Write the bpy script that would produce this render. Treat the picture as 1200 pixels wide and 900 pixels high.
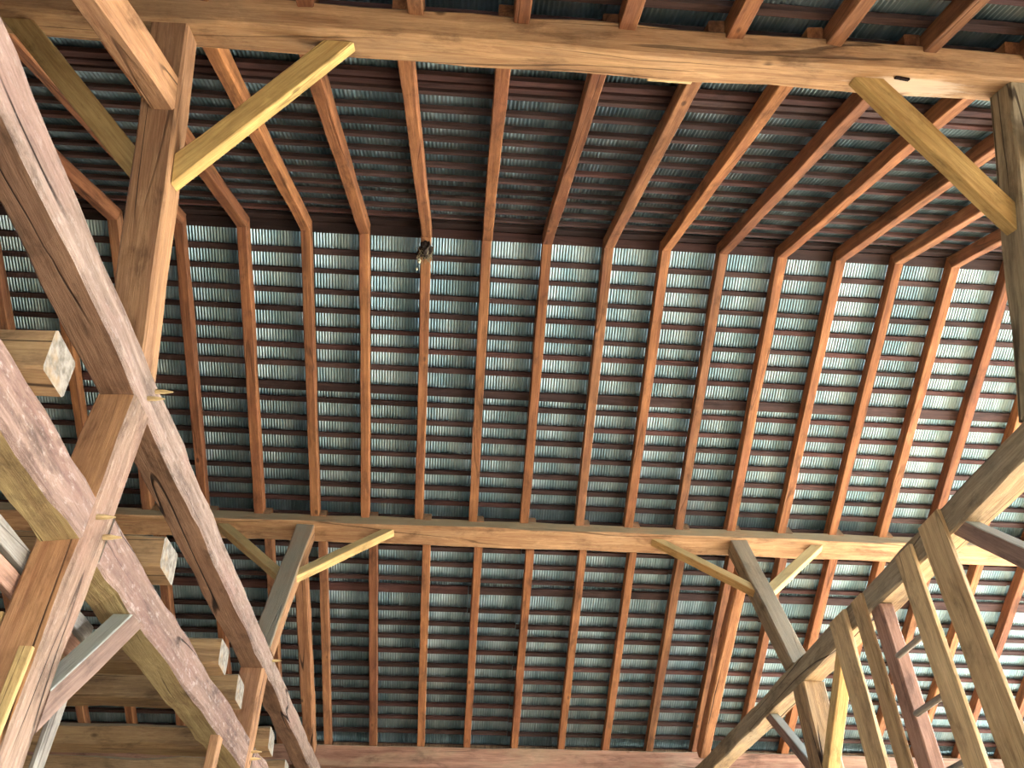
import bpy, bmesh, math, random
from mathutils import Vector, Matrix, noise

for o in list(bpy.data.objects):
    bpy.data.objects.remove(o, do_unlink=True)
scene = bpy.context.scene
col = scene.collection
GZ = 7.75                      # height of the rafter apex (underside) above the earth floor
TH = math.radians(28.9946)     # roof pitch
CT, ST = math.cos(TH), math.sin(TH)

# ------------------------------------------------------------------ camera
F_PX = 936.158
PITCH, ROLL, YAW = math.radians(39.4186), math.radians(0.0905), math.radians(4.076)
fw = Vector((math.sin(YAW)*math.cos(PITCH), math.cos(YAW)*math.cos(PITCH), math.sin(PITCH)))
r0 = Vector((math.cos(YAW), -math.sin(YAW), 0)); u0 = r0.cross(fw)
rt = r0*math.cos(ROLL) + u0*math.sin(ROLL); up_ = -r0*math.sin(ROLL) + u0*math.cos(ROLL)
cam_d = bpy.data.cameras.new('camera'); cam = bpy.data.objects.new('camera', cam_d); col.objects.link(cam)
cam_d.sensor_width = 36.0; cam_d.lens = 36.0*F_PX/1200.0; cam_d.clip_start = 0.05; cam_d.clip_end = 500
M = Matrix((rt, up_, -fw)).transposed().to_4x4(); M.translation = Vector((2.6586, -5.3068, GZ-6.2243))
cam.matrix_world = M
scene.camera = cam

# ------------------------------------------------------------------ sky, sun, exposure
world = bpy.data.worlds.new('sky'); scene.world = world; world.use_nodes = True
wn = world.node_tree.nodes; wl = world.node_tree.links; wn.clear()
sky = wn.new('ShaderNodeTexSky'); sky.sky_type = 'NISHITA'; sky.sun_disc = False
SUN_EL, SUN_AZ = math.radians(46), math.radians(66)       # azimuth clockwise from +Y: shining in from the open right gable
sky.sun_elevation = SUN_EL; sky.sun_rotation = SUN_AZ
bg = wn.new('ShaderNodeBackground'); bg.inputs['Strength'].default_value = 0.9
wo = wn.new('ShaderNodeOutputWorld'); wl.new(sky.outputs[0], bg.inputs[0]); wl.new(bg.outputs[0], wo.inputs[0])
sun_d = bpy.data.lights.new('sun', 'SUN'); sun_d.energy = 10.0; sun_d.angle = math.radians(0.6); sun_d.color = (1.0, 0.96, 0.89)
sun = bpy.data.objects.new('sun', sun_d); col.objects.link(sun)
sdir = Vector((math.sin(SUN_AZ)*math.cos(SUN_EL), math.cos(SUN_AZ)*math.cos(SUN_EL), math.sin(SUN_EL)))
sun.rotation_euler = sdir.to_track_quat('Z', 'Y').to_euler(); sun.location = (8, -20, 20)
scene.view_settings.view_transform = 'Standard'; scene.view_settings.look = 'None'
scene.view_settings.gamma = 1.0; scene.view_settings.use_curve_mapping = False
scene.view_settings.exposure = 2.2

# ------------------------------------------------------------------ materials
def lin(c):
    return tuple(((v/255.0)/12.92 if v/255.0 <= 0.04045 else ((v/255.0+0.055)/1.055)**2.4) for v in c) + (1.0,)

class NT:
    def __init__(s, name):
        s.m = bpy.data.materials.new(name); s.m.use_nodes = True
        s.n = s.m.node_tree.nodes; s.l = s.m.node_tree.links; s.n.clear()
    def new(s, t, **kw):
        nd = s.n.new(t)
        for k, v in kw.items(): setattr(nd, k, v)
        return nd
    def link(s, a, b): s.l.new(a, b)
    def put(s, sock, v):
        if hasattr(v, 'is_output'): s.l.new(v, sock)
        else: sock.default_value = v
    def math(s, op, a, b=None, c=None, clamp=False):
        nd = s.new('ShaderNodeMath', operation=op, use_clamp=clamp)
        for i, v in enumerate((a, b, c)):
            if v is not None: s.put(nd.inputs[i], v)
        return nd.outputs[0]
    def mix(s, fac, a, b, mode='MIX'):
        nd = s.new('ShaderNodeMix', data_type='RGBA', blend_type=mode)
        s.put(nd.inputs[0], fac); s.put(nd.inputs[6], a); s.put(nd.inputs[7], b)
        return nd.outputs[2]
    def maprange(s, v, a, b, c=0.0, d=1.0, smooth=True):
        nd = s.new('ShaderNodeMapRange', interpolation_type='SMOOTHSTEP' if smooth else 'LINEAR')
        s.put(nd.inputs[0], v); nd.inputs[1].default_value = a; nd.inputs[2].default_value = b
        nd.inputs[3].default_value = c; nd.inputs[4].default_value = d
        return nd.outputs[0]
    def noise(s, vec, scale, detail=3.0, rough=0.55, dist=0.0):
        nd = s.new('ShaderNodeTexNoise'); s.link(vec, nd.inputs['Vector'])
        nd.inputs['Scale'].default_value = scale; nd.inputs['Detail'].default_value = detail
        nd.inputs['Roughness'].default_value = rough; nd.inputs['Distortion'].default_value = dist
        return nd.outputs[0]
    def scaled(s, vec, sc):
        nd = s.new('ShaderNodeVectorMath', operation='MULTIPLY'); s.link(vec, nd.inputs[0]); nd.inputs[1].default_value = sc
        return nd.outputs[0]
    def done(s, color, rough, normal=None, metallic=0.0, spec=0.3):
        b = s.new('ShaderNodeBsdfPrincipled'); o = s.new('ShaderNodeOutputMaterial')
        s.put(b.inputs['Base Color'], color); s.put(b.inputs['Roughness'], rough); s.put(b.inputs['Metallic'], metallic)
        b.inputs['Specular IOR Level'].default_value = spec
        if normal is not None: s.link(normal, b.inputs['Normal'])
        s.link(b.outputs[0], o.inputs[0])
        return s.m

def wood(name, light, dark, patch, patch_amt=0.5, dust=0.0, dust_col=(122, 122, 104), knots=0.6, cracks=0.6, grain=1.0, fleck=0.0, spot=None):
    t = NT(name)
    tc = t.new('ShaderNodeTexCoord'); oi = t.new('ShaderNodeObjectInfo')
    off = t.new('ShaderNodeVectorMath', operation='ADD')
    rnd = t.math('MULTIPLY', oi.outputs['Random'], 37.0)
    cmb = t.new('ShaderNodeCombineXYZ'); t.link(rnd, cmb.inputs[0]); t.link(rnd, cmb.inputs[1]); t.link(rnd, cmb.inputs[2])
    t.link(tc.outputs['Object'], off.inputs[0]); t.link(cmb.outputs[0], off.inputs[1])
    v = off.outputs[0]
    g1 = t.noise(t.scaled(v, (0.9, 19, 19)), 1.0, 6.0, 0.66, 0.25)
    g2 = t.noise(t.scaled(v, (5, 95, 95)), 1.0, 4.0, 0.75)
    p1 = t.noise(t.scaled(v, (1.3, 4.5, 4.5)), 1.0, 5.0, 0.62, 0.4)
    c = t.mix(t.maprange(g1, 0.24, 0.76), lin(dark), lin(light))
    c = t.mix(t.math('MULTIPLY', t.maprange(p1, 0.45, 0.66), patch_amt), c, lin(patch))
    p2 = t.noise(t.scaled(v, (2.4, 6, 6)), 1.0, 6.0, 0.7, 0.3)                      # age stains and rubbed spots
    c = t.mix(t.maprange(p2, 0.49, 0.72, 0.0, 0.7), c, lin(tuple(int(q*0.66) for q in dark)))
    c = t.mix(t.maprange(p2, 0.44, 0.26, 0.0, 0.45), c, lin(tuple(min(255, int(q*1.12)+6) for q in light)))
    c = t.mix(1.0, c, t.mix(t.maprange(g2, 0.3, 0.7), (0.80, 0.78, 0.76, 1), (1.10, 1.10, 1.10, 1)), 'MULTIPLY')
    h = t.math('MULTIPLY', g2, 0.5*grain)
    h = t.math('ADD', h, t.math('MULTIPLY', g1, 0.8*grain))
    # knots
    vo = t.new('ShaderNodeTexVoronoi'); vo.inputs['Scale'].default_value = 1.0
    t.link(t.scaled(v, (2.1, 4.2, 4.2)), vo.inputs['Vector'])
    kd = t.maprange(vo.outputs['Distance'], 0.035, 0.10, 1.0, 0.0)
    kh = t.maprange(vo.outputs['Distance'], 0.06, 0.24, 1.0, 0.0)
    c = t.mix(t.math('MULTIPLY', kh, 0.35*knots), c, lin(tuple(min(255, int(q*1.15)) for q in light)))
    c = t.mix(t.math('MULTIPLY', kd, knots), c, lin((60, 40, 28)))
    # drying cracks: thin contour lines of a noise stretched along the grain
    cn = t.noise(t.scaled(v, (0.30, 5.0, 5.0)), 1.0, 1.0, 0.4)
    cd = t.math('ABSOLUTE', t.math('SUBTRACT', cn, 0.5))
    gate = t.maprange(t.noise(t.scaled(v, (0.8, 1.5, 1.5)), 1.0, 1.0), 0.42, 0.55)
    ck = t.math('MULTIPLY', t.maprange(cd, 0.003, 0.011, 1.0, 0.0), gate)
    c = t.mix(t.math('MULTIPLY', ck, cracks), c, lin((38, 26, 20)))
    h = t.math('SUBTRACT', h, t.math('MULTIPLY', ck, 1.2*cracks))
    if fleck > 0:
        fn = t.noise(t.scaled(v, (14, 34, 34)), 1.0, 5.0, 0.7)
        c = t.mix(t.math('MULTIPLY', t.maprange(fn, 0.52, 0.72), fleck), c, lin((205, 192, 182)))
        h = t.math('ADD', h, t.math('MULTIPLY', fn, 2.6))
        hew = t.noise(t.scaled(v, (6, 7, 7)), 1.0, 2.0); h = t.math('ADD', h, t.math('MULTIPLY', hew, 3.0))
    if spot is not None:                    # a bare pale patch round a knot, at a fixed place on the timber
        (sx, sy, sz), (ex, ey, ez), scol = spot
        sub = t.new('ShaderNodeVectorMath', operation='SUBTRACT'); t.link(tc.outputs['Object'], sub.inputs[0]); sub.inputs[1].default_value = (sx, sy, sz)
        ln = t.new('ShaderNodeVectorMath', operation='LENGTH'); t.link(t.scaled(sub.outputs[0], (1/ex, 1/ey, 1/ez)), ln.inputs[0])
        e = t.math('ADD', ln.outputs['Value'], t.math('MULTIPLY', t.math('SUBTRACT', g1, 0.5), 2.2))
        e = t.math('ADD', e, t.math('MULTIPLY', t.math('SUBTRACT', p2, 0.5), 2.0))
        c = t.mix(t.math('MULTIPLY', t.maprange(e, 0.45, 1.0, 1.0, 0.0), 0.6), c, lin(scol))
    c = t.mix(1.0, c, oi.outputs['Color'], 'MULTIPLY')
    hs = t.new('ShaderNodeHueSaturation'); t.link(c, hs.inputs['Color'])
    t.link(t.maprange(oi.outputs['Random'], 0, 1, 0.86, 1.14, False), hs.inputs['Value']); c = hs.outputs[0]
    if dust > 0:                            # dust and chaff lying on the faces that look upwards
        ge = t.new('ShaderNodeNewGeometry'); sp = t.new('ShaderNodeSeparateXYZ'); t.link(ge.outputs['True Normal'], sp.inputs[0])
        df = t.maprange(sp.outputs['Z'], 0.15, 0.42)
        dn = t.maprange(t.noise(t.scaled(v, (2.0, 6, 6)), 1.0, 4.0), 0.2, 0.6, 0.55, 1.0)
        c = t.mix(t.math('MULTIPLY', t.math('MULTIPLY', df, dn), dust), c, lin(dust_col))
    bp = t.new('ShaderNodeBump'); bp.inputs['Strength'].default_value = 0.55; bp.inputs['Distance'].default_value = 0.012
    t.link(h, bp.inputs['Height'])
    return t.done(c, 0.78, bp.outputs[0], 0.0, 0.2)

W = {}
W['rafter'] = wood('rafter_wood', (166, 118, 80), (106, 70, 50), (130, 84, 64), 0.5, 0.5, knots=0.75, cracks=0.4)
W['batten'] = wood('batten_wood', (88, 68, 63), (52, 40, 39), (72, 56, 54), 0.6, 0.0, knots=0.5, cracks=0.4)
W['purlin'] = wood('purlin_wood', (200, 160, 116), (150, 108, 76), (176, 140, 104), 0.6, 0.85, (130, 124, 102), knots=0.8, cracks=0.6)
W['purlin_near'] = wood('near_purlin_wood', (204, 164, 118), (152, 112, 78), (170, 138, 104), 0.7, 0.85, (130, 124, 102), knots=0.8, cracks=0.6,
                        spot=((9.66, 0.03, -0.085), (0.42, 0.12, 0.1), (216, 196, 170)))
W['post'] = wood('post_wood', (182, 142, 104), (132, 94, 68), (160, 122, 94), 0.6, 0.8, (128, 128, 114), knots=0.8, cracks=0.9)
W['hewn'] = wood('hewn_tie_wood', (160, 138, 124), (104, 84, 74), (138, 110, 100), 0.7, 0.6, (140, 134, 120), knots=0.5, cracks=1.0, grain=1.4, fleck=0.2)  # side-face wood: cool light from the right is in its colour
W['rough'] = wood('rough_hewn_wood', (158, 132, 118), (98, 76, 68), (132, 102, 92), 0.7, 0.5, (140, 134, 120), knots=0.3, cracks=1.0, grain=1.6, fleck=0.4)  # lower tie sides, with cool sky light in the colour
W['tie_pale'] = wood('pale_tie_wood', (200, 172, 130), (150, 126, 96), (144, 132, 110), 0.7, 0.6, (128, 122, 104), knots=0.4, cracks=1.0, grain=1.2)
W['tie_brown'] = wood('brown_tie_wood', (158, 124, 98), (112, 82, 62), (140, 106, 84), 0.7, 0.6, (140, 134, 120), knots=0.6, cracks=1.0, grain=1.2)
W['tie_olive'] = wood('olive_tie_wood', (186, 166, 118), (138, 112, 78), (166, 146, 104), 0.7, 0.5, (140, 134, 120), knots=0.4, cracks=0.8, grain=1.3)  # lower tie undersides, with warm ground light in the colour
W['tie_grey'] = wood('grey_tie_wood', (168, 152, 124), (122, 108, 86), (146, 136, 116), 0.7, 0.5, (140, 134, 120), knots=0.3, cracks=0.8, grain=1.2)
W['brace'] = wood('brace_wood', (204, 176, 120), (168, 134, 86), (188, 160, 106), 0.6, 0.6, (150, 142, 106), knots=0.6, cracks=0.4)
W['greybrace'] = wood('grey_brace_wood', (148, 122, 108), (106, 84, 74), (130, 108, 96), 0.6, 0.95, (150, 154, 142), knots=0.5, cracks=0.5, grain=1.3)
W['slat'] = wood('slat_wood', (208, 182, 136), (166, 138, 100), (190, 162, 122), 0.6, 0.3, knots=0.6, cracks=0.4)
W['stile'] = wood('brown_stile_wood', (166, 130, 110), (130, 98, 82), (152, 118, 100), 0.6, 0.2, knots=0.6, cracks=0.5)
W['log'] = wood('joist_wood', (178, 148, 106), (130, 102, 74), (158, 128, 94), 0.6, 0.5, knots=0.6, cracks=0.8, grain=1.4)
W['plate'] = wood('plate_wood', (172, 132, 110), (128, 92, 76), (156, 134, 108), 0.6, 0.7, (150, 140, 118), knots=0.5, cracks=0.7)
W['peg'] = wood('peg_wood', (224, 200, 150), (190, 160, 110), (210, 184, 130), 0.5, 0.0, knots=0.0, cracks=0.0)
W['grey'] = wood('weathered_board_wood', (160, 154, 144), (120, 112, 102), (142, 134, 124), 0.6, 0.0, knots=0.3, cracks=0.6)
W['siding'] = wood('siding_wood', (140, 116, 92), (98, 80, 64), (118, 98, 80), 0.6, 0.0, knots=0.4, cracks=0.4)

def end_grain():
    t = NT('end_grain_wood'); tc = t.new('ShaderNodeTexCoord')
    n = t.noise(t.scaled(tc.outputs['Object'], (5, 30, 30)), 1.0, 4.0)
    w = t.noise(t.scaled(tc.outputs['Object'], (2, 8, 8)), 1.0, 3.0)
    c = t.mix(t.maprange(n, 0.3, 0.7), lin((106, 98, 88)), lin((150, 142, 130)))
    c = t.mix(t.maprange(w, 0.5, 0.7, 0, 0.7), c, lin((150, 124, 92)))
    b = t.new('ShaderNodeBump'); b.inputs['Strength'].default_value = 0.5; b.inputs['Distance'].default_value = 0.01; t.link(n, b.inputs['Height'])
    return t.done(c, 0.85, b.outputs[0], 0.0, 0.15)
W['end'] = end_grain()

def metal():
    t = NT('galvanised_sheet'); tc = t.new('ShaderNodeTexCoord'); oi = t.new('ShaderNodeObjectInfo')
    off = t.new('ShaderNodeVectorMath', operation='ADD'); t.link(tc.outputs['Object'], off.inputs[0])
    cmb = t.new('ShaderNodeCombineXYZ'); r = t.math('MULTIPLY', oi.outputs['Random'], 50.0)
    t.link(r, cmb.inputs[0]); t.link(r, cmb.inputs[1]); t.link(cmb.outputs[0], off.inputs[1])
    n = t.noise(t.scaled(off.outputs[0], (3, 1.2, 3)), 1.0, 5.0, 0.65)
    c = t.mix(t.maprange(n, 0.35, 0.7), lin((128, 160, 170)), lin((180, 204, 210)))
    hs = t.new('ShaderNodeHueSaturation'); t.link(c, hs.inputs['Color'])
    t.link(t.maprange(oi.outputs['Random'], 0, 1, 0.84, 1.1, False), hs.inputs['Value'])
    ro = t.maprange(n, 0.3, 0.7, 0.28, 0.42)
    return t.done(hs.outputs[0], ro, None, 0.85, 0.5)
W['metal'] = metal()

def earth(name, a, b, sc):
    t = NT(name); tc = t.new('ShaderNodeTexCoord')
    n = t.noise(tc.outputs['Object'], sc, 6.0, 0.6); n2 = t.noise(tc.outputs['Object'], sc*9, 4.0, 0.6)
    c = t.mix(t.maprange(n, 0.3, 0.7), lin(a), lin(b))
    c = t.mix(t.maprange(n2, 0.45, 0.75, 0, 0.35), c, lin((120, 104, 78)))
    bp = t.new('ShaderNodeBump'); bp.inputs['Strength'].default_value = 0.4; bp.inputs['Distance'].default_value = 0.03; t.link(n2, bp.inputs['Height'])
    return t.done(c, 0.95, bp.outputs[0], 0.0, 0.1)
W['floor'] = earth('packed_earth', (128, 112, 88), (150, 132, 104), 0.6)
W['ground'] = earth('dry_yard', (196, 188, 168), (220, 212, 194), 0.25)

def plain(name, c, rough=0.9):
    t = NT(name); tc = t.new('ShaderNodeTexCoord'); n = t.noise(tc.outputs['Object'], 60.0, 4.0)
    d = tuple(max(0, v-34) for v in c)
    return t.done(t.mix(t.maprange(n, 0.3, 0.7), lin(d), lin(c)), rough, None, 0.0, 0.1)
W['nest'] = plain('nest_fibre', (66, 58, 54)); W['straw'] = plain('nest_straw', (150, 138, 112)); W['down'] = plain('pale_down', (232, 232, 196))
W['hole_shade'] = plain('mortise_shade', (48, 34, 28))

# ------------------------------------------------------------------ helpers
def V(x, y, z): return Vector((x, y, z + GZ))
def mesh_obj(name, verts, faces, mat, parent=None, matrix=None, mats=None, fmat=None, smooth=False):
    me = bpy.data.meshes.new(name); me.from_pydata([tuple(v) for v in verts], [], faces)
    for m in (mats or [mat]): me.materials.append(m)
    if fmat: me.polygons.foreach_set('material_index', fmat)
    if smooth: me.polygons.foreach_set('use_smooth', [True]*len(me.polygons))
    me.update()
    return link(name, me, parent, matrix)
def link(name, me, parent=None, matrix=None):
    o = bpy.data.objects.new(name, me); col.objects.link(o)
    if matrix is not None: o.matrix_basis = matrix
    if parent is not None:
        o.parent = parent; o.matrix_parent_inverse = parent.matrix_basis.inverted()
    return o
def tag(o, label=None, cat=None, group=None, kind=None):
    if label: o['label'] = label
    if cat: o['category'] = cat
    if group: o['group'] = group
    if kind: o['kind'] = kind
    return o
def empty(name, loc):
    o = bpy.data.objects.new(name, None); o.empty_display_size = 0.3; col.objects.link(o)
    o.matrix_basis = Matrix.Translation(loc); return o
def frame(a, b, up):
    x = (b-a).normalized(); z = (up - x*up.dot(x)).normalized(); y = z.cross(x)
    m = Matrix((x, y, z)).transposed().to_4x4(); m.translation = a
    return m

def timber(name, a, b, w, h, up, mat, parent=None, jit=0.004, cham=0.010, seg=0.22, cut_a=0.0, cut_b=0.0, seed=None, endmat=None, wane=0.0, sidemat=None, side_face=3):
    """A sawn or hewn timber from a to b (axis through the middle of its section): w across, h along 'up'.
    cut_a / cut_b shear the end faces (offset along the length per metre of local height)."""
    rng = random.Random(seed if seed is not None else hash((len(name), round(a.x, 2), round(a.y, 2), round(a.z, 2), round(b.z, 2))) & 0xffff)
    L = (b-a).length; n = max(2, int(L/seg)+1)
    base = [(-w/2, -h/2), (w/2, -h/2), (w/2, h/2), (-w/2, h/2)]
    ph = [rng.uniform(0, 99) for _ in range(16)]
    verts = []
    for i in range(n):
        t = i/(n-1); x = L*t; ring = []
        for k in range(4):
            y, z = base[k]
            y += jit*2*noise.noise(Vector((x*1.7, ph[k], 0))) + jit*rng.uniform(-.5, .5)
            z += jit*2*noise.noise(Vector((x*1.7, ph[k+4], 5))) + jit*rng.uniform(-.5, .5)
            c = cham*(1+0.7*noise.noise(Vector((x*2.2, ph[k+8], 9)))) + wane*max(0, noise.noise(Vector((x*0.9, ph[k+12], 3))))
            sy, sz = (1 if y > 0 else -1), (1 if z > 0 else -1)
            pa, pb = (y - sy*c, z), (y, z - sz*c)
            if k in (1, 3): pa, pb = (y - sy*c, z), (y, z - sz*c)
            else: pa, pb = (y, z - sz*c), (y - sy*c, z)
            ring += [pa, pb]
        for (y, z) in ring:
            xs = x
            if i == 0: xs = x + cut_a*z
            elif i == n-1: xs = x + cut_b*z
            verts.append((xs, y, z))
    faces = []; fm = []
    for i in range(n-1):
        for k in range(8):
            k2 = (k+1) % 8
            faces.append((i*8+k, i*8+k2, (i+1)*8+k2, (i+1)*8+k)); fm.append(1 if sidemat and (k - side_face) % 8 in (0, 1, 7) else 0)  # sidemat gives one side its own wood, with light painted into the colour
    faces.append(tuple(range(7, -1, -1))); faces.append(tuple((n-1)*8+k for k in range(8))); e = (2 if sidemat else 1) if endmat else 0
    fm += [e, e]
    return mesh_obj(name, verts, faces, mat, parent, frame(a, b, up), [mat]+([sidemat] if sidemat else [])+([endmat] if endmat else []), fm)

def peg(parent, p, d, length, r=0.013):
    d = d.normalized(); m = frame(p, p+d, Vector((0, 0.3, 1)))
    vs = []; n = 8
    for (x, rr) in ((-0.02, r), (length*0.45, r*0.95), (length, r*0.25)):
        vs += [(x, rr*math.cos(2*math.pi*k/n), rr*math.sin(2*math.pi*k/n)) for k in range(n)]
    fs = [(i*n+k, i*n+(k+1) % n, (i+1)*n+(k+1) % n, (i+1)*n+k) for i in range(2) for k in range(n)]
    fs += [tuple(range(n-1, -1, -1)), tuple(2*n+k for k in range(n))]
    o = mesh_obj('peg', vs, fs, W['peg'], parent, m)
    return o

ORD = ['zeroth', 'first', 'second', 'third', 'fourth', 'fifth', 'sixth', 'seventh', 'eighth', 'ninth', 'tenth', 'eleventh', 'twelfth',
       'thirteenth', 'fourteenth', 'fifteenth', 'sixteenth', 'seventeenth', 'eighteenth', 'nineteenth', 'twentieth', 'twenty-first', 'twenty-second']
X_, Y_, Z_ = Vector((1, 0, 0)), Vector((0, 1, 0)), Vector((0, 0, 1))
def slope_pt(x, d, h, side):           # side +1 = far slope, -1 = near slope; d down the slope, h up from the rafters' underside
    return V(x, side*(d*CT + h*ST), -d*ST + h*CT)
def slope_up(side): return Vector((0, side*ST, CT))

# ------------------------------------------------------------------ setting
XL, XR = -4.45, 11.6
def box(name, lo, hi, mat, parent=None):
    vs = [(x, y, z) for x in (lo[0], hi[0]) for y in (lo[1], hi[1]) for z in (lo[2], hi[2])]
    fs = [(0, 1, 3, 2), (4, 6, 7, 5), (0, 4, 5, 1), (2, 3, 7, 6), (0, 2, 6, 4), (1, 5, 7, 3)]
    return mesh_obj(name, vs, fs, mat, parent, Matrix.Identity(4))
tag(box('floor', (XL, -6.2, -0.12), (XR, 6.1, 0.0), W['floor']), kind='structure')
tag(box('ground', (-60, -70, -0.3), (80, 60, -0.125), W['ground']), kind='structure')
# board walls behind the far plate and at the left gable (below and beside the picture)
wb = tag(empty('wall_back', (0, 6.0, 0)), kind='structure'); wlft = tag(empty('wall_left', (XL, 0, 0)), kind='structure')
rng = random.Random(5)
x = XL
while x < XR - 0.05:
    wd = min(rng.uniform(0.22, 0.3), XR - x)
    zb = -5.3 if 6.6 < x+wd/2 < 10.2 else -7.75          # unseen opening added to let light reach the near roof slope
    timber('plank', V(x+wd/2, 6.005, zb), V(x+wd/2, 6.005, -3.18), wd-0.006, 0.025, Y_, W['siding'], wb, jit=0.001, cham=0.002, seg=1.5); x += wd
y = -5.9
while y < 5.9:
    wd = min(rng.uniform(0.24, 0.3), 5.9 - y); yc = y+wd/2
    timber('plank', V(XL-0.02, yc, -7.75), V(XL-0.02, yc, -abs(yc)*ST/CT - 0.05), wd-0.006, 0.025, X_, W['siding'], wlft, jit=0.001, cham=0.002, seg=1.5); y += wd

wf = tag(empty('wall_front', (0, -6.0, 0)), kind='structure')
fx = []
for lo_, hi_ in ((XL, XR),):
    q = lo_
    while q < hi_ - 0.04:
        wd = min(rng.uniform(0.22, 0.3), hi_ - q); fx.append((q, wd)); q += wd
for x, wd in fx:
    zb = -5.0 if 1.5 < x+wd/2 < 4.6 else -7.75           # the doorway the viewer stands in
    timber('plank', V(x+wd/2, -6.035, zb), V(x+wd/2, -6.035, -3.20), wd-0.006, 0.025, Y_, W['siding'], wf, jit=0.001, cham=0.002, seg=1.5)

# ------------------------------------------------------------------ rafters
RX = {-2: -0.8935, -1: -0.262, 0: 0.3572, 1: 0.9795, 2: 1.5624, 3: 2.1826, 4: 2.7909, 5: 3.4033, 6: 4.0336, 7: 4.6270, 8: 5.2172,
      9: 5.8369, 10: 6.4542, 11: 7.0684, 12: 7.6772}
for i in range(-7, -2): RX[i] = RX[-2] + (i+2)*0.612
for i in range(13, 19): RX[i] = RX[12] + (i-12)*0.612
RW, RH, DEAVE = 0.098, 0.13, 7.05
OFF_U, OFF_L = -0.010, 0.078
tints = [(1, 1, 1), (1.12, 1.05, 0.95), (0.86, 0.78, 0.78), (1.05, 0.95, 0.85), (0.9, 0.86, 0.84), (0.82, 0.72, 0.7), (1.2, 1.12, 0.95)]
def nest_pos(i, side):
    if i == 3: return 'the one holding the nest' if side > 0 else 'the one meeting the nest'
    return '%s %s of the nest' % (ORD[abs(i-3)], 'right' if i > 3 else 'left')
def post_pos(i):
    return ('%s right of the left leaning post' % ORD[i]) if i >= 1 else ('%s left of the left leaning post' % ORD[1-i])
rng = random.Random(11)
for side in (1, -1):
    sn = 'far' if side > 0 else 'near'
    for i in sorted(RX):
        xu, xl = RX[i] + OFF_U, RX[i] + OFF_L
        tu = rng.choice(tints); tl = rng.choice(tints[:5])
        dz = rng.uniform(-0.004, 0.004)
        o = timber('rafter', slope_pt(xu, 0.0, RH/2, side), slope_pt(xu+rng.uniform(-.008, .008), 3.40 if side > 0 else 3.50, RH/2+dz, side), RW*rng.uniform(.94, 1.03), RH, slope_up(side), W['rafter'],
                   jit=0.004, cham=0.006, seg=0.3, cut_a=-math.tan(TH), seed=i*2+side+100)
        # the end cut: shear about the underside so that both rafters of a pair meet plumb at the ridge
        n_first = 8
        for vtx in o.data.vertices[:n_first]: vtx.co.x -= math.tan(TH)*RH/2
        o.color = (*tu, 1)
        tag(o, 'upper rafter of the %s roof slope, ridge to purlin, %s' % (sn, nest_pos(i, side)), 'rafter', 'upper rafters of the %s slope' % sn)
        o = timber('rafter', slope_pt(xl, 3.265 if side > 0 else 3.20, RH/2, side), slope_pt(xl+rng.uniform(-.01, .01), DEAVE, RH/2, side), RW*rng.uniform(.9, 1.0), RH, slope_up(side), W['rafter'],
                   jit=0.004, cham=0.006, seg=0.3, seed=i*2+side+300)
        o.color = (*tl, 1)
        tag(o, 'lower rafter of the %s slope, purlin to eave, %s' % (sn, post_pos(i)), 'rafter', 'lower rafters of the %s slope' % sn)

# ------------------------------------------------------------------ roof covering: battens and corrugated sheets
FAR_D = [(-0.015, .10), (0.231, .055), (0.436, .05), (0.654, .05), (0.854, .05), (1.068, .05), (1.261, .05), (1.468, .05), (1.727, .10), (1.889, .05), (2.104, .05),
         (2.301, .05), (2.512, .05), (2.719, .05), (2.924, .05), (3.127, .05), (3.33, .05), (3.54, .05), (3.747, .05), (3.965, .05), (4.185, .05), (4.324, .105), (4.629, .05),
         (4.847, .05), (5.043, .05), (5.266, .05), (5.494, .05), (5.71, .05), (5.92, .05), (6.133, .05), (6.357, .05), (6.592, .05), (6.86, .10)]
NEAR_D = [(-0.005, .12), (0.189, .05), (0.414, .05), (0.657, .05), (0.872, .05), (1.10, .05), (1.34, .05), (1.579, .05), (1.798, .05), (2.017, .05), (2.251, .05), (2.492, .055),
          (2.585, .06), (2.682, .06), (2.93, .05), (3.16, .05), (3.36, .05), (3.60, .06), (3.83, .05), (4.06, .05), (4.29, .05), (4.52, .10), (4.75, .05), (4.98, .05), (5.21, .05), (5.44, .05),
          (5.67, .05), (5.9, .05), (6.13, .05), (6.36, .05), (6.6, .05), (6.86, .10)]
BT = 0.036
PITCH_C = 0.0305; NC = 20; COVER = PITCH_C*NC; AMP = 0.0065
def sheet_mesh(L):
    vs = []; n = (NC+1)*6
    for k in range(n+1):
        xx = k*PITCH_C/6; zz = AMP*math.sin(2*math.pi*k/6)
        vs += [(xx, 0, zz), (xx, L*0.5, zz), (xx, L, zz)]
    fs = []
    for k in range(n): fs += [(3*k, 3*k+1, 3*k+4, 3*k+3), (3*k+1, 3*k+2, 3*k+5, 3*k+4)]
    me = bpy.data.meshes.new('roof_sheet'); me.from_pydata(vs, [], fs); me.materials.append(W['metal'])
    me.polygons.foreach_set('use_smooth', [True]*len(me.polygons)); me.update()
    return me
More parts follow.
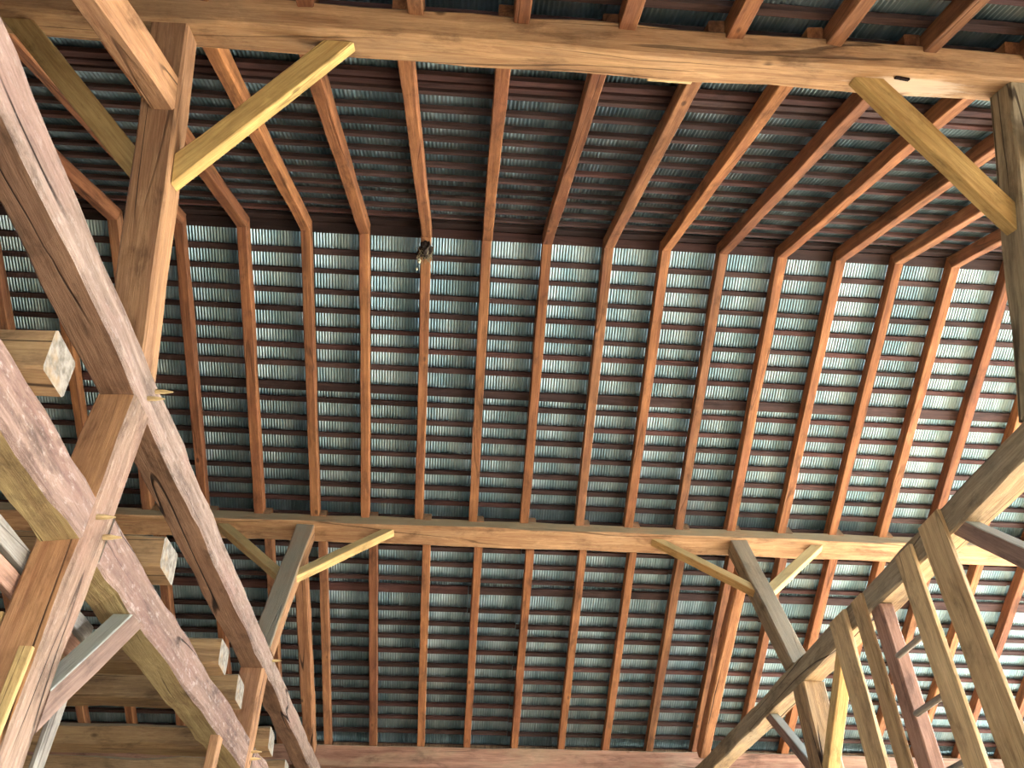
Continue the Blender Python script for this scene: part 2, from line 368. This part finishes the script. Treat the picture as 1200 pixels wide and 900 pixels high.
for side, dl in ((1, FAR_D), (-1, NEAR_D)):
    nm = 'ceiling_far_slope' if side > 0 else 'ceiling_near_slope'
    root = tag(empty(nm, slope_pt((XL+XR)/2, 3.5, RH, side)), kind='structure')
    rng = random.Random(3+side)
    ks = sorted(RX)
    for bi, (d, wd) in enumerate(dl):
        xs = [XL+0.02]; k = rng.randint(2, 6)
        while k < len(ks)-2:
            xs.append(RX[ks[k]]+OFF_U); k += rng.randint(6, 8)
        xs.append(XR-0.02)
        for x0, x1 in zip(xs[:-1], xs[1:]):
            if side > 0 and abs(d-2.719) < .01 and x0 < 7.2 < x1:      # one board has broken off short
                parts = [(x0, 6.46), (6.63, x1)]
            else: parts = [(x0, x1)]
            for (p, q) in parts:
                w2 = wd*rng.uniform(.9, 1.15)
                o = timber('batten', slope_pt(p+.003, d+rng.uniform(-.008, .008), RH+BT/2+.001, side), slope_pt(q-.003, d+rng.uniform(-.008, .008), RH+BT/2+.001, side), w2, BT,
                           slope_up(side), W['batten'], root, jit=0.0015, cham=0.002, seg=0.5)
                r_ = rng.random(); g_ = rng.uniform(.75, 1.15)*(0.6 if bi == 0 else 1)  # ridge battens darkened: shade under the apex put into their tint
                o.color = (g_*(1.25 if r_ > .75 else 1), g_*(1.02 if r_ > .75 else 1), g_, 1)
    rows = [(-0.09, 1.80), (1.66, 4.36), (4.22, 7.10)] if side > 0 else [(-0.09, 2.70), (2.56, 4.62), (4.46, 7.10)]
    for ri, (d0, d1) in enumerate(rows):
        me = sheet_mesh(d1-d0)
        nx = int((XR+0.2-XL)/COVER)+1; x = XL - 0.1
        for k in range(nx):
            hh = RH+BT+AMP+0.003 + (0.0012 if k % 2 else 0) + 0.006*(len(rows)-1-ri)*0.5
            xd = X_.copy(); yd = Vector((0, side*CT, -ST)); zd = xd.cross(yd)
            m = Matrix((xd, yd, zd)).transposed().to_4x4(); m.translation = slope_pt(x, d0, hh, side)
            o = link('roof_sheet', me, root, m); x += COVER
# ridge cap closing the gap above the apex
h0 = RH+BT+0.035; zc = h0/CT
cap_v = []
for xx in (XL-.1, XR+.3):
    for dy in (-0.2, 0.0, 0.2): cap_v.append((xx, dy, GZ + zc - abs(dy)*ST/CT))
cap = mesh_obj('ridge_cap', cap_v, [(0, 1, 4, 3), (1, 2, 5, 4)], W['metal'], None, Matrix.Identity(4))
cap.parent = bpy.data.objects['ceiling_far_slope']; cap.matrix_parent_inverse = cap.parent.matrix_basis.inverted()

# ------------------------------------------------------------------ purlins (square to the roof)
AL = math.radians(28.05); CA, SA = math.cos(AL), math.sin(AL)
def pur(x, s, u, side):          # s below the purlin's upper face, u outwards (down the slope) from its middle
    return V(x, side*(2.9944 + u*CA - s*SA), -1.609 - u*SA - s*CA)
def pur_up(side): return Vector((0, side*SA, CA))
PW, PH = 0.262, 0.172
far_purlin = timber('purlin', pur(-4.4, PH/2+.004, 0, 1), pur(11.4, PH/2+.004, 0, 1), PW, PH, pur_up(1), W['purlin'], jit=0.007, cham=0.012, seg=0.3, seed=4)
tag(far_purlin, 'long squared orange-tan purlin under the far roof slope', 'purlin', 'purlins')
near_purlin = timber('purlin', pur(-4.4, PH/2+.012, 0, -1), pur(11.4, PH/2-.006, 0, -1), PW, PH+.01, pur_up(-1), W['purlin_near'], jit=0.009, cham=0.014, seg=0.3, seed=8, wane=0.015)
tag(near_purlin, 'massive pale tan purlin crossing the top of the picture, with bare knotty patches', 'purlin', 'purlins')

# ------------------------------------------------------------------ bents: ties, leaning posts, struts, knee braces, lower posts
BX = {'left': 0.895, 'right': 5.892}
TZ0, TZ1 = -3.712, -3.505          # upper tie
PZ = 0.2                           # post size
def tie(x, name_lbl, z0, z1, y0, y1, mat, seed, w=0.2, smat=None, sf=7, jit=0.007):
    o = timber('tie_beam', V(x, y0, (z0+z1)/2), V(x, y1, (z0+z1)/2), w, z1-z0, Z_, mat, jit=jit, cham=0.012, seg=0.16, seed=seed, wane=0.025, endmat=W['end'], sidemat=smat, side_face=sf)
    return tag(o, name_lbl, 'beam', 'tie beams')
tieL = tie(BX['left']+.005, 'hewn upper tie beam of the left frame, running from left edge to far plate', TZ0, TZ1, -6.0, 5.97, W['tie_brown'], 21, smat=W['hewn'])  # pinkish side, brown underside: sky light and shade painted into the two woods
tieR = tie(BX['right'], 'weathered upper tie beam of the right frame with slats nailed to it', TZ0+.01, TZ1-.005, -6.0, 5.97, W['tie_pale'], 22, smat=W['tie_grey'], sf=3)  # grey side, pale underside: light from below put into the wood colours
LZ0, LZ1 = -4.535, -4.290
YN0, YN1 = -2.032, -1.815          # near lower post
YF0, YF1 = 1.79, 2.02              # far lower post
lt1 = tie(BX['left']+.005, 'rough hewn lower tie beam meeting the left lower post from the left edge', LZ0, LZ1, -6.0, YN0, W['tie_olive'], 23, smat=W['rough'], jit=0.010)  # all lower ties: pinkish side, olive underside, sky and ground light painted in
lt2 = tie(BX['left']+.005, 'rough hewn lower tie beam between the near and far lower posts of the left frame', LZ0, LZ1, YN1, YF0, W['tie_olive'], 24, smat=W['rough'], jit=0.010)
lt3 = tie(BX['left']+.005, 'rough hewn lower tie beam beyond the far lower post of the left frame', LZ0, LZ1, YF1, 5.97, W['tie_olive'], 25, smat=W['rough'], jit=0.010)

def lower_post(x, y0, y1, label, seed, mat=W['post'], w=0.2, smat=None):
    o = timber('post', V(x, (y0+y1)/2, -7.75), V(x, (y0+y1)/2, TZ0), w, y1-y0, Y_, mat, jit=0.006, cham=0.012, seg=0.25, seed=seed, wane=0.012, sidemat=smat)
    return tag(o, label, 'post', 'lower posts of the frames')
lpLN = lower_post(BX['left']+.005, YN0, YN1, 'big upright post at the lower left, orange-brown front with a knot', 31, smat=W['hewn']); lpLN.color = (1.1, 1.03, .92, 1)  # pinkish side face: cool light from the right painted into its wood
lpLF = lower_post(BX['left'], YF0, YF1, 'upright post below the far end of the left upper tie beam', 32); lpLF.color = (.95, .88, .85, 1)
lpRN = lower_post(BX['right'], YN0, YN1, 'upright near post of the right frame just outside the right edge', 33)
lpRF = lower_post(BX['right']+.005, 1.76, 2.03, 'upright post under the right tie beam, left of the slats', 34, W['tie_pale']); lpRF.color = (.95, .86, .8, 1)

s_top = PH + 0.006
def s_at_z(z): return (-1.609 - z)/CA          # s on the post axis where it reaches height z
def lean_post(x, side, label, seed, mat, w=0.198):
    s1 = s_at_z(TZ1)
    top = pur(x, s_top, 0, side); bot = pur(x, s1, 0, side)
    # local x runs from the tie up to the purlin; the foot is cut level
    cut = side*0
    o = timber('post', bot, top, w, 0.2, Vector((0, side*CA, -SA)), mat, jit=0.005, cham=0.011, seg=0.22, cut_a=math.tan(AL), seed=seed, wane=0.012)
    return tag(o, label, 'post', 'leaning purlin posts')
ppLN = lean_post(BX['left']-.005, -1, 'thick leaning post at upper left carrying the near purlin, warm brown with knots', 41, W['post'])
ppLF = lean_post(BX['left']+.002, 1, 'grey-green dusty leaning post under the far purlin, left frame', 42, W['post'])
ppRN = lean_post(BX['right']-.005, -1, 'grey weathered leaning post at the right edge under the near purlin', 43, W['tie_grey']); ppRN.color = (.92, .94, .9, 1)
ppRF = lean_post(BX['right']-.005, 1, 'grey dusty leaning post under the far purlin, right frame', 44, W['tie_grey']); ppRF.color = (.8, .74, .68, 1)

def strut(x, side, label, seed, s0, s1, w=0.135, h=0.15):
    a = pur(x, s0, 0.102, side); b = pur(x, s1, 2.92, side)
    o = timber('strut', a, b, w, h, pur_up(side), W['post'], jit=0.006, cham=0.012, seg=0.25, seed=seed, wane=0.02)
    return tag(o, label, 'strut', 'struts running down beside the rafters')
strut(BX['left']+.02, -1, 'thick brown strut rising out of the top edge from the upper left post', 51, 0.615, 0.66, h=0.2)
sL = strut(BX['left']+.03, 1, 'flat brown strut from the far left leaning post down to the plate', 52, 0.56, 0.52); sL.color = (.95, .82, .75, 1)
sR = strut(BX['right']-.03, 1, 'orange strut beside a rafter, from the far right leaning post to the plate', 53, 0.50, 0.46); sR.color = (1.1, .9, .75, 1)
strut(BX['right']+.02, -1, 'brown strut of the near right leaning post outside the picture', 54, 0.60, 0.62, h=0.2)

def knee(x, side, dirx, label, seed, run=0.92, s_post=1.03, w=0.12, t=0.095, u=0.0, mat=None, colr=None):
    p0 = pur(x + dirx*0.099, s_post, u, side); p1 = pur(x + dirx*(0.099+run-.099), PH+.012, u, side)
    d = (p1-p0).normalized(); nrm = Vector((0, side*CA, -SA))
    inpl = nrm.cross(d).normalized()
    # end cuts: flush on the post side and against the underside of the purlin
    ax = Vector((dirx, 0, 0)); pu = pur_up(side)
    ca = -(inpl.dot(ax))/d.dot(ax); cb = -(inpl.dot(pu))/d.dot(pu)
    o = timber('knee_brace', p0, p1, t, w, inpl, mat or W['brace'], jit=0.003, cham=0.006, seg=0.2, cut_a=ca, cut_b=cb, seed=seed)
    if colr: o.color = (*colr, 1)
    return tag(o, label, 'brace', 'knee braces of the purlins')
knee(BX['left'], -1, 1, 'bright yellow knee brace from the upper left post up to the near purlin', 61, run=0.93, w=0.125, colr=(1.05, 1.05, .9))
knee(BX['left'], -1, -1, 'olive-brown knee brace on the left side of the upper left post', 62, run=0.86, w=0.13, colr=(.88, .86, .82))
knee(BX['right']+.02, -1, 1, 'knee brace on the far side of the near right post, outside the picture', 63)
knee(BX['right']+.02, -1, -1, 'yellow rounded knee brace at upper right below the near purlin', 64, run=0.95, w=0.13, colr=(1.02, .98, .85))
knee(BX['left'], 1, 1, 'slim yellow knee brace right of the far left leaning post', 65, run=0.93, u=-.03, w=0.105)
knee(BX['left'], 1, -1, 'grey dusty knee brace left of the far left leaning post', 66, run=0.91, u=-.03, w=0.105, colr=(.85, .8, .75))
knee(BX['right'], 1, -1, 'long brown knee brace left of the far right leaning post', 67, run=0.95, u=-.03, w=0.105, colr=(.86, .76, .68))
knee(BX['right'], 1, 1, 'short yellow knee brace right of the far right leaning post', 68, run=0.93, u=-.03, w=0.105)

def bent_brace(x, pz, ty, py, tz, label, seed, w=0.11, t=0.1, mat=None):
    """from the post face (y=py, height pz) up to the underside of a tie (height tz) at y=ty"""
    p0 = V(x, py, pz); p1 = V(x, ty, tz); d = (p1-p0).normalized(); inpl = Vector((1, 0, 0)).cross(d)
    if inpl.z < 0: inpl = -inpl
    ca = -(inpl.y)/d.y; cb = -(inpl.z)/d.z
    o = timber('brace', p0, p1, t, w, inpl, mat or W['greybrace'], jit=0.003, cham=0.006, seg=0.2, cut_a=ca, cut_b=cb, seed=seed)
    return tag(o, label, 'brace', 'braces inside the frames')
bent_brace(0.945, -5.19, -1.17, YN1, LZ0, 'grey-topped brace with curly grain from the lower left post up to the lower tie beam', 71, w=0.125)
bent_brace(5.862, -4.40, 2.80, 2.03, TZ0+.01, 'blue-grey brace under the far end of the right tie beam', 72, w=0.1, t=0.085)
bent_brace(5.862, -4.52, -1.02, YN1, TZ0+.01, 'grey-topped brace meeting the right tie beam at the right edge', 73, w=0.12, t=0.1)

# pegs at the joints
for (o, p) in ((tieL, V(1.0, -1.912, -3.64)), (tieL, V(1.0, -1.852, -3.545)), (tieL, V(1.0, 2.05, -3.555)), (lpLN, V(1.0, -1.985, -4.385)), (lpLN, V(1.0, -1.86, -4.42)),
               (lpLF, V(.995, 1.95, -4.36)), (lpLF, V(.995, 1.97, -4.41))):
    peg(o, p, Vector((1, 0.0, 0.02)), 0.085)

# wall plates on the tie ends
pl = timber('wall_plate', V(-4.4, 5.93, -3.375), V(11.4, 5.93, -3.375), 0.17, 0.255, Z_, W['plate'], jit=0.006, cham=0.012, seg=0.3, seed=81)
tag(pl, 'reddish-brown wall plate along the bottom edge carrying the feet of the far rafters', 'beam', 'wall plates')
pl2 = timber('wall_plate', V(-4.4, -5.93, -3.375), V(11.4, -5.93, -3.375), 0.17, 0.255, Z_, W['plate'], jit=0.006, cham=0.012, seg=0.3, seed=82)
tag(pl2, 'wall plate of the near eave behind the viewer', 'beam', 'wall plates')
for k, (bx, sx) in enumerate(((BX['left'], 'left'), (BX['right'], 'right'))):
    for sd, sl in ((1, 'far'), (-1, 'near')):
        o = timber('post', V(bx, sd*5.87, -7.75), V(bx, sd*5.87, LZ0-.005 if (sx == 'left') else TZ0), 0.19, 0.19, Y_, W['post'], jit=0.004, seg=0.4, seed=90+k*2+sd)
        tag(o, 'eave post of the %s frame at the %s wall, below the picture' % (sx, sl), 'post', 'eave posts')

# loft joists on the lower tie, sawn ends showing to the right of it
joists = [(-2.83, 1.07, .205, .19, 'squared loft joist with a grey sawn end at the left edge, nearest of the row'),
          (-1.17, 1.065, .26, .185, 'loft joist ending just right of the pegged lower post, second of the row'),
          (0.26, 1.07, .25, .185, 'loft joist with chipped end, third of the row along the lower tie beam'),
          (0.98, 1.045, .25, .19, 'loft joist with rounded end directly behind the far lower post, fourth of the row'),
          (2.28, 1.075, .25, .19, 'loft joist ending right of the far lower post, fifth of the row'),
          (3.35, 1.05, .24, .19, 'dark loft joist deepest in the lower left corner, sixth of the row')]
for k, (yc, xe, wd, ht, lb) in enumerate(joists):
    o = timber('joist', V(-4.40, yc, LZ1+ht/2+.004), V(xe, yc, LZ1+ht/2+.004), wd, ht, Z_, W['log'], jit=0.010, cham=0.012, seg=0.2, seed=100+k, wane=0.045, endmat=W['end'], cut_b=-0.08)
    tag(o, lb, 'joist', 'loft joists')

# two rails and a board on the back of the left lower post, a batten on its front, a stud below the lower tie
for k, (z, e, lb) in enumerate(((-4.618, -1.178, 'grey rail behind the lower left post, upper of the pair'), (-4.735, -1.25, 'pinkish rail behind the lower left post, lower of the pair'))):
    o = timber('rail', V(0.772, -5.8, z), V(0.772, e, z), 0.036, 0.09, Z_, W['grey'] if k == 0 else W['stile'], jit=0.002, cham=0.004, seg=0.4, seed=120+k, endmat=W['end'])
    tag(o, lb, 'rail', 'rails behind the lower left post')
tag(timber('board', V(0.80, -1.285, -7.75), V(0.80, -1.285, -4.80), 0.10, 0.025, X_, W['grey'], jit=0.002, cham=0.003, seed=123),
    'whitish upright board behind the grey-topped brace in the lower left corner', 'board')
tag(timber('board', V(0.955, YN0-.016, -7.75), V(0.955, YN0-.016, -5.015), 0.055, 0.028, Y_, W['brace'], jit=0.003, cham=0.004, seed=124),
    'short narrow batten nailed on the front of the big lower left post', 'batten')
tag(timber('board', V(0.775, YN0+.03, -7.75), V(0.775, YN0+.03, -4.86), 0.035, 0.05, Y_, W['brace'], jit=0.002, cham=0.004, seed=125),
    'thin pale strip along the left side of the big lower left post', 'batten')
tag(timber('stud', V(1.035, 0.66, -7.75), V(1.035, 0.66, -4.60), 0.06, 0.11, Y_, W['post'], jit=0.003, cham=0.005, seed=126, endmat=W['end']),
    'short orange stud nailed to the lower tie beam at the bottom edge', 'stud')

# ------------------------------------------------------------------ slats and ladder on the right tie
def slat(x, yc, z0, z1, wd, th, label, seed, mat=None, colr=None):
    o = timber('slat', V(x, yc, z0), V(x, yc, z1), th, wd, Y_, mat or W['slat'], jit=0.003, cham=0.003, seg=0.25, seed=seed)
    if colr: o.color = (*colr, 1)
    return tag(o, label, 'slat', 'slats nailed to the right tie beam')
slat(5.772, 0.755, -7.3, -3.535, 0.285, 0.026, 'broad upright slat at the left end of the row on the right tie beam', 131)
slat(5.774, 0.375, -7.3, -3.545, 0.185, 0.024, 'narrow upright slat, second from the left on the right tie beam', 132, colr=(.97, .92, .9))
slat(5.772, -0.825, -7.3, -3.53, 0.265, 0.030, 'rightmost broad upright slat on the right tie beam', 134, colr=(.95, .93, .92))
lad = empty('ladder', V(5.80, -0.1, -7.75))
tag(lad, 'fixed ladder with round rungs between a brown stile and an olive slat', 'ladder')
timber('stile', V(5.845, 0.19, -7.75), V(5.845, 0.19, TZ0+.006), 0.10, 0.16, Y_, W['stile'], lad, jit=0.004, cham=0.008, seed=140)
timber('stile', V(5.772, -0.425, -7.75), V(5.772, -0.425, -3.56), 0.028, 0.225, Y_, W['slat'], lad, jit=0.003, cham=0.003, seed=141)
for k in range(9):
    z = -4.10 - 0.40*k
    vs = []; n = 10; r = 0.022
    for xx in (0.0, 0.28, 0.56): vs += [(xx, r*math.cos(2*math.pi*j/n), r*math.sin(2*math.pi*j/n)) for j in range(n)]
    fs = [(i*n+j, i*n+(j+1) % n, (i+1)*n+(j+1) % n, (i+1)*n+j) for i in range(2) for j in range(n)] + [tuple(range(n-1, -1, -1)), tuple(2*n+j for j in range(n))]
    a = V(5.812, 0.12, z)
    mesh_obj('rung', vs, fs, W['grey'], lad, frame(a, a-Y_, Z_), smooth=False)
o = timber('brace', V(5.86, 2.35, -5.0), V(5.86, 0.93, TZ0+.0), 0.10, 0.11, Vector((0, 1, 1)), W['brace'], jit=0.003, cham=0.006, seed=142)
tag(o, 'bright orange board leaning behind the leftmost slat under the right tie beam', 'brace', 'braces inside the frames')

# ------------------------------------------------------------------ nest hanging at the ridge, splinter and dark mortise plug on the near purlin
nx, ny, nz = RX[3]+OFF_U, 0.06, -0.115
bm = bmesh.new(); bmesh.ops.create_icosphere(bm, subdivisions=3, radius=1.0)
for vtx in bm.verts:
    c = vtx.co.copy(); k = 1 + 0.45*noise.noise(c*2.3) + 0.2*noise.noise(c*6)
    vtx.co = Vector((c.x*0.072*k, c.y*0.08*k, c.z*0.10*k))
me = bpy.data.meshes.new('nest_body'); bm.to_mesh(me); bm.free(); me.materials.append(W['nest'])
nest = empty('bird_nest', V(nx, ny, nz)); tag(nest, 'straggly dark bird nest hanging from a rafter joint at the ridge', 'nest')
link('nest_body', me, nest, Matrix.Translation(V(nx, ny, nz)))
def strands(name, n, mat, seed, spread, length, r):
    rg = random.Random(seed); vs = []; fs = []
    for _ in range(n):
        p = Vector((rg.uniform(-1, 1)*spread, rg.uniform(-1, 1)*spread, rg.uniform(-.05, .07)))
        d = Vector((rg.uniform(-.5, .5), rg.uniform(-.5, .5), -1)).normalized(); L = length*rg.uniform(.4, 1.0)
        for j in range(5):
            s0 = len(vs)
            for a in range(3): vs.append(p + Vector((r*math.cos(a*2.1), r*math.sin(a*2.1), 0)))
            if j: fs += [(s0-3+a, s0-3+(a+1) % 3, s0+(a+1) % 3, s0+a) for a in range(3)]
            p = p + d*(L/4); d = (d + Vector((rg.uniform(-.5, .5), rg.uniform(-.5, .5), rg.uniform(-.2, .1)))).normalized()
    return mesh_obj(name, vs, fs, mat, nest, Matrix.Translation(V(nx, ny, nz)))
tag(strands('straw', 70, W['straw'], 1, 0.07, 0.2, 0.0022), kind='stuff')
def blob(name, mat, p, sx, sy, sz):
    bm = bmesh.new(); bmesh.ops.create_icosphere(bm, subdivisions=2, radius=1.0)
    for vtx in bm.verts:
        k = 1+.4*noise.noise(vtx.co*2.5+Vector((p.x*9, 0, 0))); vtx.co = Vector((vtx.co.x*sx*k, vtx.co.y*sy*k, vtx.co.z*sz*k))
    me = bpy.data.meshes.new(name); bm.to_mesh(me); bm.free(); me.materials.append(mat)
    return link(name, me, nest, Matrix.Translation(p))
blob('feather_tuft', W['down'], V(nx-.055, ny+.03, nz-.135), .018, .018, .032)
blob('feather_tuft', W['down'], V(nx-.07, ny+.04, nz-.245), .011, .011, .018)

sp_a = pur(3.66, PH+.012, -PW/2+.012, -1); sp_b = pur(3.93, PH+.012, -PW/2+.006, -1)
timber('splinter', sp_a, sp_b, 0.03, 0.012, pur_up(-1), W['peg'], near_purlin, jit=0.002, cham=0.003, seg=0.08, seed=150)['label'] = 'pale torn splinter'
mh = timber('mortise', pur(5.10, PH+.016, .075, -1), pur(5.19, PH+.016, .06, -1), 0.022, 0.014, pur_up(-1), W['hole_shade'], near_purlin, jit=0.001, cham=0.001, seg=0.05, seed=151)  # flat dark plug; the recess's shade is painted as its colour
mh['label'] = 'dark plug standing in for the shade of an empty mortise'
